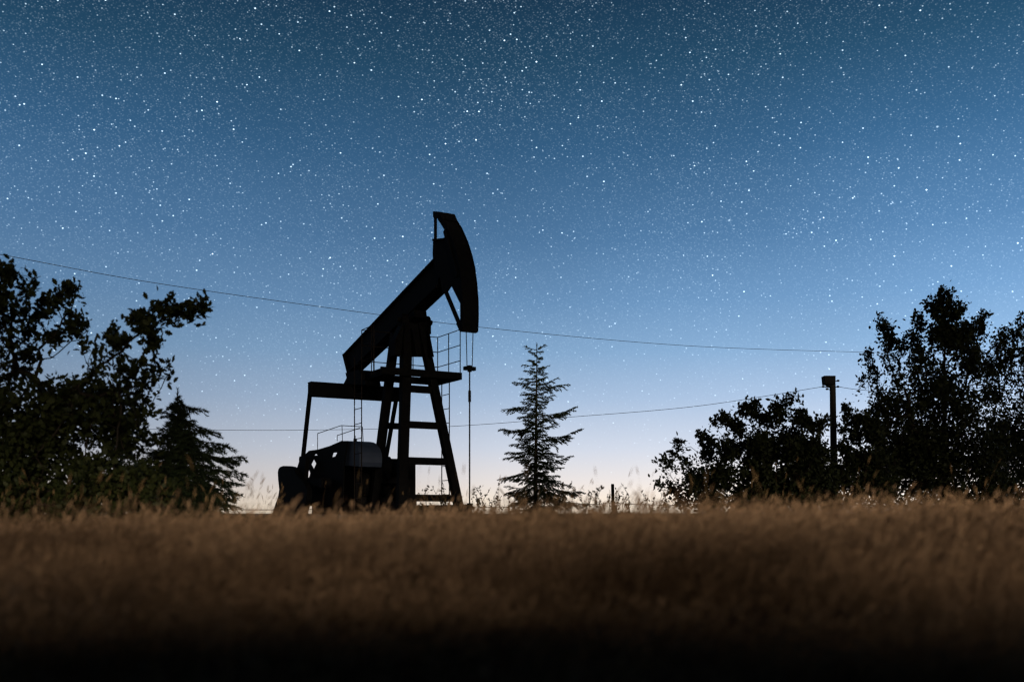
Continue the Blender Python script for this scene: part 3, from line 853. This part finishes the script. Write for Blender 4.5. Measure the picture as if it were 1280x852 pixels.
BUSH = [(905, 526, 7), (894, 531, 4), (915, 533, 6), (931, 517, 6), (944, 510, 6), (940, 522, 7), (970, 513, 6), (985, 507, 4), (994, 500, 3), (975, 524, 10), (957, 530, 11), (998, 522, 7), (1003, 533, 9), (1020, 537, 8), (1030, 531, 4),
        (925, 541, 10), (880, 550, 6), (890, 556, 7), (850, 557, 5), (847, 570, 6), (832, 577, 4), (840, 582, 6), (825, 602, 4), (834, 606, 7), (862, 582, 8), (885, 570, 11), (910, 563, 15), (950, 562, 24), (990, 562, 24), (1018, 566, 18),
        (870, 604, 15), (900, 597, 20), (950, 603, 32), (1000, 603, 32), (1028, 600, 22), (848, 614, 9), (1035, 570, 10), (860, 628, 12), (890, 628, 16), (930, 630, 20), (970, 630, 20), (1010, 630, 20), (1040, 628, 16)]
broad_tree("leafy_bush", "wide round bush standing left of the wooden pole", "bush", 24.0, 945, BUSH, 1.2, 2700, 11, .10, LEAF_OVAL, M_BROAD, .005, .06,
           [(945, 612)], .08, seed=21, step=.17, group="bushes around the pole")
BUSH2 = [(1057, 513, 3), (1060, 521, 5), (1068, 530, 8), (1080, 524, 4), (1083, 533, 6), (1092, 545, 10), (1072, 545, 9), (1056, 540, 5), (1056, 560, 9), (1066, 575, 14), (1090, 575, 18), (1052, 595, 16), (1075, 603, 20), (1100, 605, 20)]
broad_tree("leafy_bush", "narrow ragged bush between the pole and the tall tree", "bush", 25.0, 1075, BUSH2, 0.8, 900, 7, .10, LEAF_OVAL, M_BROAD, .005, .05,
           [(1075, 615)], .08, seed=23, step=.17, group="bushes around the pole")
LOWL = [(20, 622, 26), (80, 628, 22), (140, 622, 26), (195, 622, 22), (170, 600, 18), (110, 606, 16), (-20, 615, 26)]
broad_tree("low_shrub", "low dark shrub spreading under the oak on the left", "bush", 15.5, 110, LOWL, .7, 700, 9, .09, LEAF_OVAL, M_OAK, .004, .04,
           [(110, 640)], .075, seed=31, step=.15)

def spruce(name, label, D, base_px, top_px, top_py, tips, env, n_fill, nl, seed, twig=1.0, bend=0.0):
    """conifer: whorled boughs with side twigs and needles; env(t)=bough length by height fraction from the top"""
    global rng
    rng = np.random.default_rng(seed); random.seed(seed)
    bx = (base_px - HX) / F * D; bz = float(ground_z(bx, D))
    root = empty(name, (bx, D, bz), label, "tree")
    top = at(top_px, top_py, D); base = Vector((bx, D, bz - .2)); H = top.z - base.z
    m_ = MB(); m_.tube([base.lerp(top, t) for t in np.linspace(0, 1, 12)], [max(.012, .014 * H * (1 - t) ** .9) for t in np.linspace(0, 1, 12)], 8)
    needles = Acc(); Pn = []
    def needle_run(a, b, dens):
        n = max(2, int((b - a).length * dens)); t = rng.random(n)
        a_ = np.array(a); b_ = np.array(b); d_ = (b_ - a_) / (np.linalg.norm(b_ - a_) + 1e-9)
        p = a_ + t[:, None] * (b_ - a_)
        r = rng.normal(0, 1, (n, 3)); r -= (r @ d_)[:, None] * d_; r /= np.linalg.norm(r, axis=1, keepdims=True)
        r[:, 2] += .1
        Lg = nl * rng.uniform(.6, 1.2, n)[:, None]; s2 = np.cross(r, d_); 
        Pn.append(np.stack([p - s2 * nl * .13, p + s2 * nl * .13, p + r * Lg * .75 + d_ * Lg * .75], 1))
    def bough(p0, p1, sag, full=1.0):
        Lb = (p1 - p0).length; n = max(5, int(Lb / .11)); pts = []
        for k in range(n + 1):
            t = k / n; p = p0.lerp(p1, t); p.z -= sag * math.sin(math.pi * min(1, t * 1.1)) * (1 - .35 * t); pts.append(p)
        m_.tube(pts, [max(.004, .011 * Lb ** .8 * (1 - k / n) + .004) for k in range(n + 1)], 4, cap=False)
        sidev = Vector((-(p1 - p0).y, (p1 - p0).x, 0)).normalized()
        for k in range(1, n + 1):
            t = k / n
            d_ = (pts[k] - pts[k - 1]).normalized()
            needle_run(pts[k - 1], pts[k], 150)
            if k < 2 and Lb > .5: continue
            for s in (-1, 1):
                if random.random() > .85 * full: continue
                tl = twig * (.42 * Lb * (1 - t) ** .8 + min(.10, .22 * Lb)) * random.uniform(.35, 1.1) * (.5 if t < .2 else 1)
                tl = min(tl, .75 * twig)
                v = (d_ * .75 + sidev * s * random.uniform(.5, 1.0) + Vector((0, 0, random.uniform(-.6, .10)))).normalized()
                e = pts[k] + v * tl; e.z -= .12 * tl
                needle_run(pts[k], e, 130); m_.tube([pts[k], e], [.005, .003], 3, cap=False)
                if tl > .25:
                    for q in range(int(tl / .12)):
                        m0 = pts[k].lerp(e, random.uniform(.25, .95)); v2 = (v * .7 + d_ * random.uniform(-.3, .8) + Vector((0, 0, random.uniform(-.5, .1)))).normalized()
                        needle_run(m0, m0 + v2 * tl * .35, 120)
    def trunk_at(py):
        t = (EYE + (HY - py) / F * D - base.z) / H; return base.lerp(top, min(1, t))
    for ay, tx, ty in tips:
        p0 = trunk_at(ay); p1 = at(tx, ty, D + random.uniform(-.3, .3)); bough(p0, p1, random.uniform(.02, .14) * (p1 - p0).length)
    for k in range(n_fill):
        t = (k + .5) / n_fill; t = t ** .72
        p0 = top.lerp(base, .03 + .90 * t); ln = env(t) * random.uniform(.35, 1.12); az_ = k * 2.399 + random.uniform(-.4, .4)
        p1 = p0 + Vector((math.cos(az_), math.sin(az_), 0)) * ln + Vector((0, 0, ln * (.12 - .35 * t + random.uniform(-.1, .1))))
        if p1.z < bz + .1: p1.z = bz + .1
        bough(p0, p1, random.uniform(.0, .2) * ln)
    needle_run(top - Vector((0, 0, H * .08)), top + Vector((0, 0, .05)), 140)
    m_.build("trunk", M_BARK, root)
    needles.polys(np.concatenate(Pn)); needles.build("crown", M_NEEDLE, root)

TIPS = [(437, 656.5, 433), (437, 681, 431), (441, 663, 440), (455, 663, 450), (456, 654, 456), (460, 686.5, 457), (447, 678, 446), (466, 656, 463), (468, 684, 466), (475, 641.5, 478), (473, 650, 473), (479, 697.5, 472.5), (484, 711, 480.5),
        (486, 692, 484), (490, 652, 493), (496, 693, 494), (495, 656, 499), (505, 628, 512), (510, 641, 509), (503, 690, 500), (524, 721, 508.5), (518, 713, 513), (514, 648, 522), (530, 624.5, 537), (528, 634, 541), (548, 728, 536),
        (540, 712, 545), (536, 690, 532), (545, 646, 548), (548, 638, 556), (556, 632, 566), (562, 630, 573), (575, 716, 570), (566, 704, 570), (560, 690, 566), (578, 650, 578), (583, 624, 599), (588, 640, 596), (596, 632, 617), (590, 716, 608),
        (596, 731, 616), (604, 705, 622), (606, 645, 624), (610, 738, 632), (612, 718, 632), (614, 655, 632), (600, 690, 618)]
spruce("spruce_tree", "slender spruce with open tiered branches right of the pumpjack", 45.0, 669, 671, 430, TIPS, lambda t: 0.25 + 1.2 * t, 200, .085, 3, twig=1.0)
FIRT = [(496, 240, 512), (505, 255, 512), (520, 262, 538), (528, 272, 541), (536, 283, 557), (548, 290, 560), (560, 303, 572), (556, 296, 578), (575, 306, 592), (584, 300, 605), (598, 300, 618), (600, 290, 625), (610, 298, 634),
        (540, 190, 548), (560, 182, 572), (520, 204, 520), (505, 212, 508), (580, 178, 600), (600, 172, 622)]
spruce("fir_tree", "short dense fir between the oak and the pumpjack", 21.0, 226, 222, 488, FIRT, lambda t: .05 + 1.45 * t, 300, .08, 8, twig=1.25)

# unseen leaf canopy, added to keep low light off all but the near grass
rng = np.random.default_rng(55); random.seed(55)
acc = Acc(); n = 38000
pos = np.stack([rng.uniform(-22, 44, n), rng.uniform(-14, -9.5, n), 4.45 + 10.5 * rng.random(n) ** .9], -1)
pos[:, 2] += .35 * np.sin(pos[:, 0] * 1.7) + .2 * np.sin(pos[:, 0] * 4.1)
leaf_polys(acc, pos, rng.uniform(.3, .55, n), LEAF_OVAL)
shade_leaves = acc.build("shade_canopy", M_BROAD); tag(shade_leaves, "added unseen leaf canopy behind the tripod shading the pumpjack and trees", kind="stuff")

# -------------------------------------------------------------------- weeds
rng = np.random.default_rng(77); random.seed(77)
acc = Acc(); st_ = MB()
def weed(px, Y, top_py, sprigs):
    b = at(px, 640, Y); b.z = float(ground_z(b.x, b.y)); t = at(px + random.uniform(-6, 6), top_py, Y)
    P = [b.lerp(t, k / 5) + Vector((random.gauss(0, .02), random.gauss(0, .02), 0)) for k in range(6)]
    st_.tube(P, [.011, .010, .009, .008, .006, .004], 4)
    for k in range(sprigs):
        p = P[2 + k % 3].lerp(P[3 + k % 3], random.random()); an = random.uniform(0, 6.28); ln = random.uniform(.12, .4)
        q = p + Vector((math.cos(an) * ln * .6, math.sin(an) * ln * .6, ln)); st_.tube([p, q], [.006, .003], 3)
        pp = np.array([list(p.lerp(q, random.uniform(.3, 1))) for _ in range(9)])
        leaf_polys(acc, pp, rng.uniform(.03, .08, 9), LEAF_OVAL)
    pp = np.array([list(P[3].lerp(P[5], random.uniform(.2, 1.05))) for _ in range(14)]); leaf_polys(acc, pp, rng.uniform(.03, .07, 14), LEAF_OVAL)
for k in range(58):
    px = random.choice([random.uniform(500, 840), random.uniform(580, 840)])
    weed(px, random.uniform(16, 31), random.triangular(606, 636, 630), random.randint(1, 4))
o = acc.build("wild_weeds", M_WEED); tag(o, "thin dry weeds along the fence beyond the grass", kind="stuff")
st_.v = [tuple(p) for p in st_.v]
o2 = st_.build("weed_stems", M_WEED); tag(o2, "thin bare stems of the dry weeds along the fence", kind="stuff")
acc = Acc()
b = at(531, 640, 20); b.z = float(ground_z(b.x, b.y))
sp = empty("weed_plant", b, "small leafy weed in front of the lowest crossbar of the pumpjack", "plant")
m_ = MB(); tp = at(532, 609, 20); m_.tube([b, b.lerp(tp, .5) + Vector((.03, 0, 0)), tp], [.01, .008, .004], 5)
pos = []
for px, py in ((531, 610), (526, 616), (536, 614), (530, 618), (534, 622), (529, 630), (522, 634), (537, 634), (540, 629), (531, 636), (526, 640), (535, 640)):
    q = at(px, py, 20 + random.uniform(-.1, .1)); m_.tube([b.lerp(tp, max(0.05, min(1, (q.z - b.z) / (tp.z - b.z) - .1))), q], [.004, .003], 3)
    for _ in range(4): pos.append([q.x + random.gauss(0, .03), q.y + random.gauss(0, .03), q.z + random.gauss(0, .03)])
m_.build("stem", M_WEED, sp); leaf_polys(acc, np.array(pos), rng.uniform(.05, .09, len(pos)), LEAF_OVAL, down=.6); acc.build("leaves", M_WEED, sp)

# ------------------------------------------------------------------- render
vs = scene.view_settings
vs.view_transform = 'Standard'; vs.look = 'None'; vs.exposure = 0.0; vs.gamma = 1.0; vs.use_curve_mapping = False
scene.render.engine = 'CYCLES'
cy = scene.cycles
cy.use_denoising = True; cy.denoiser = 'OPENIMAGEDENOISE'; cy.max_bounces = 5; cy.diffuse_bounces = 3; cy.glossy_bounces = 2; cy.transmission_bounces = 2
cy.sample_clamp_indirect = 3.0; cy.caustics_reflective = False; cy.caustics_refractive = False
cy.filter_width = 1.3
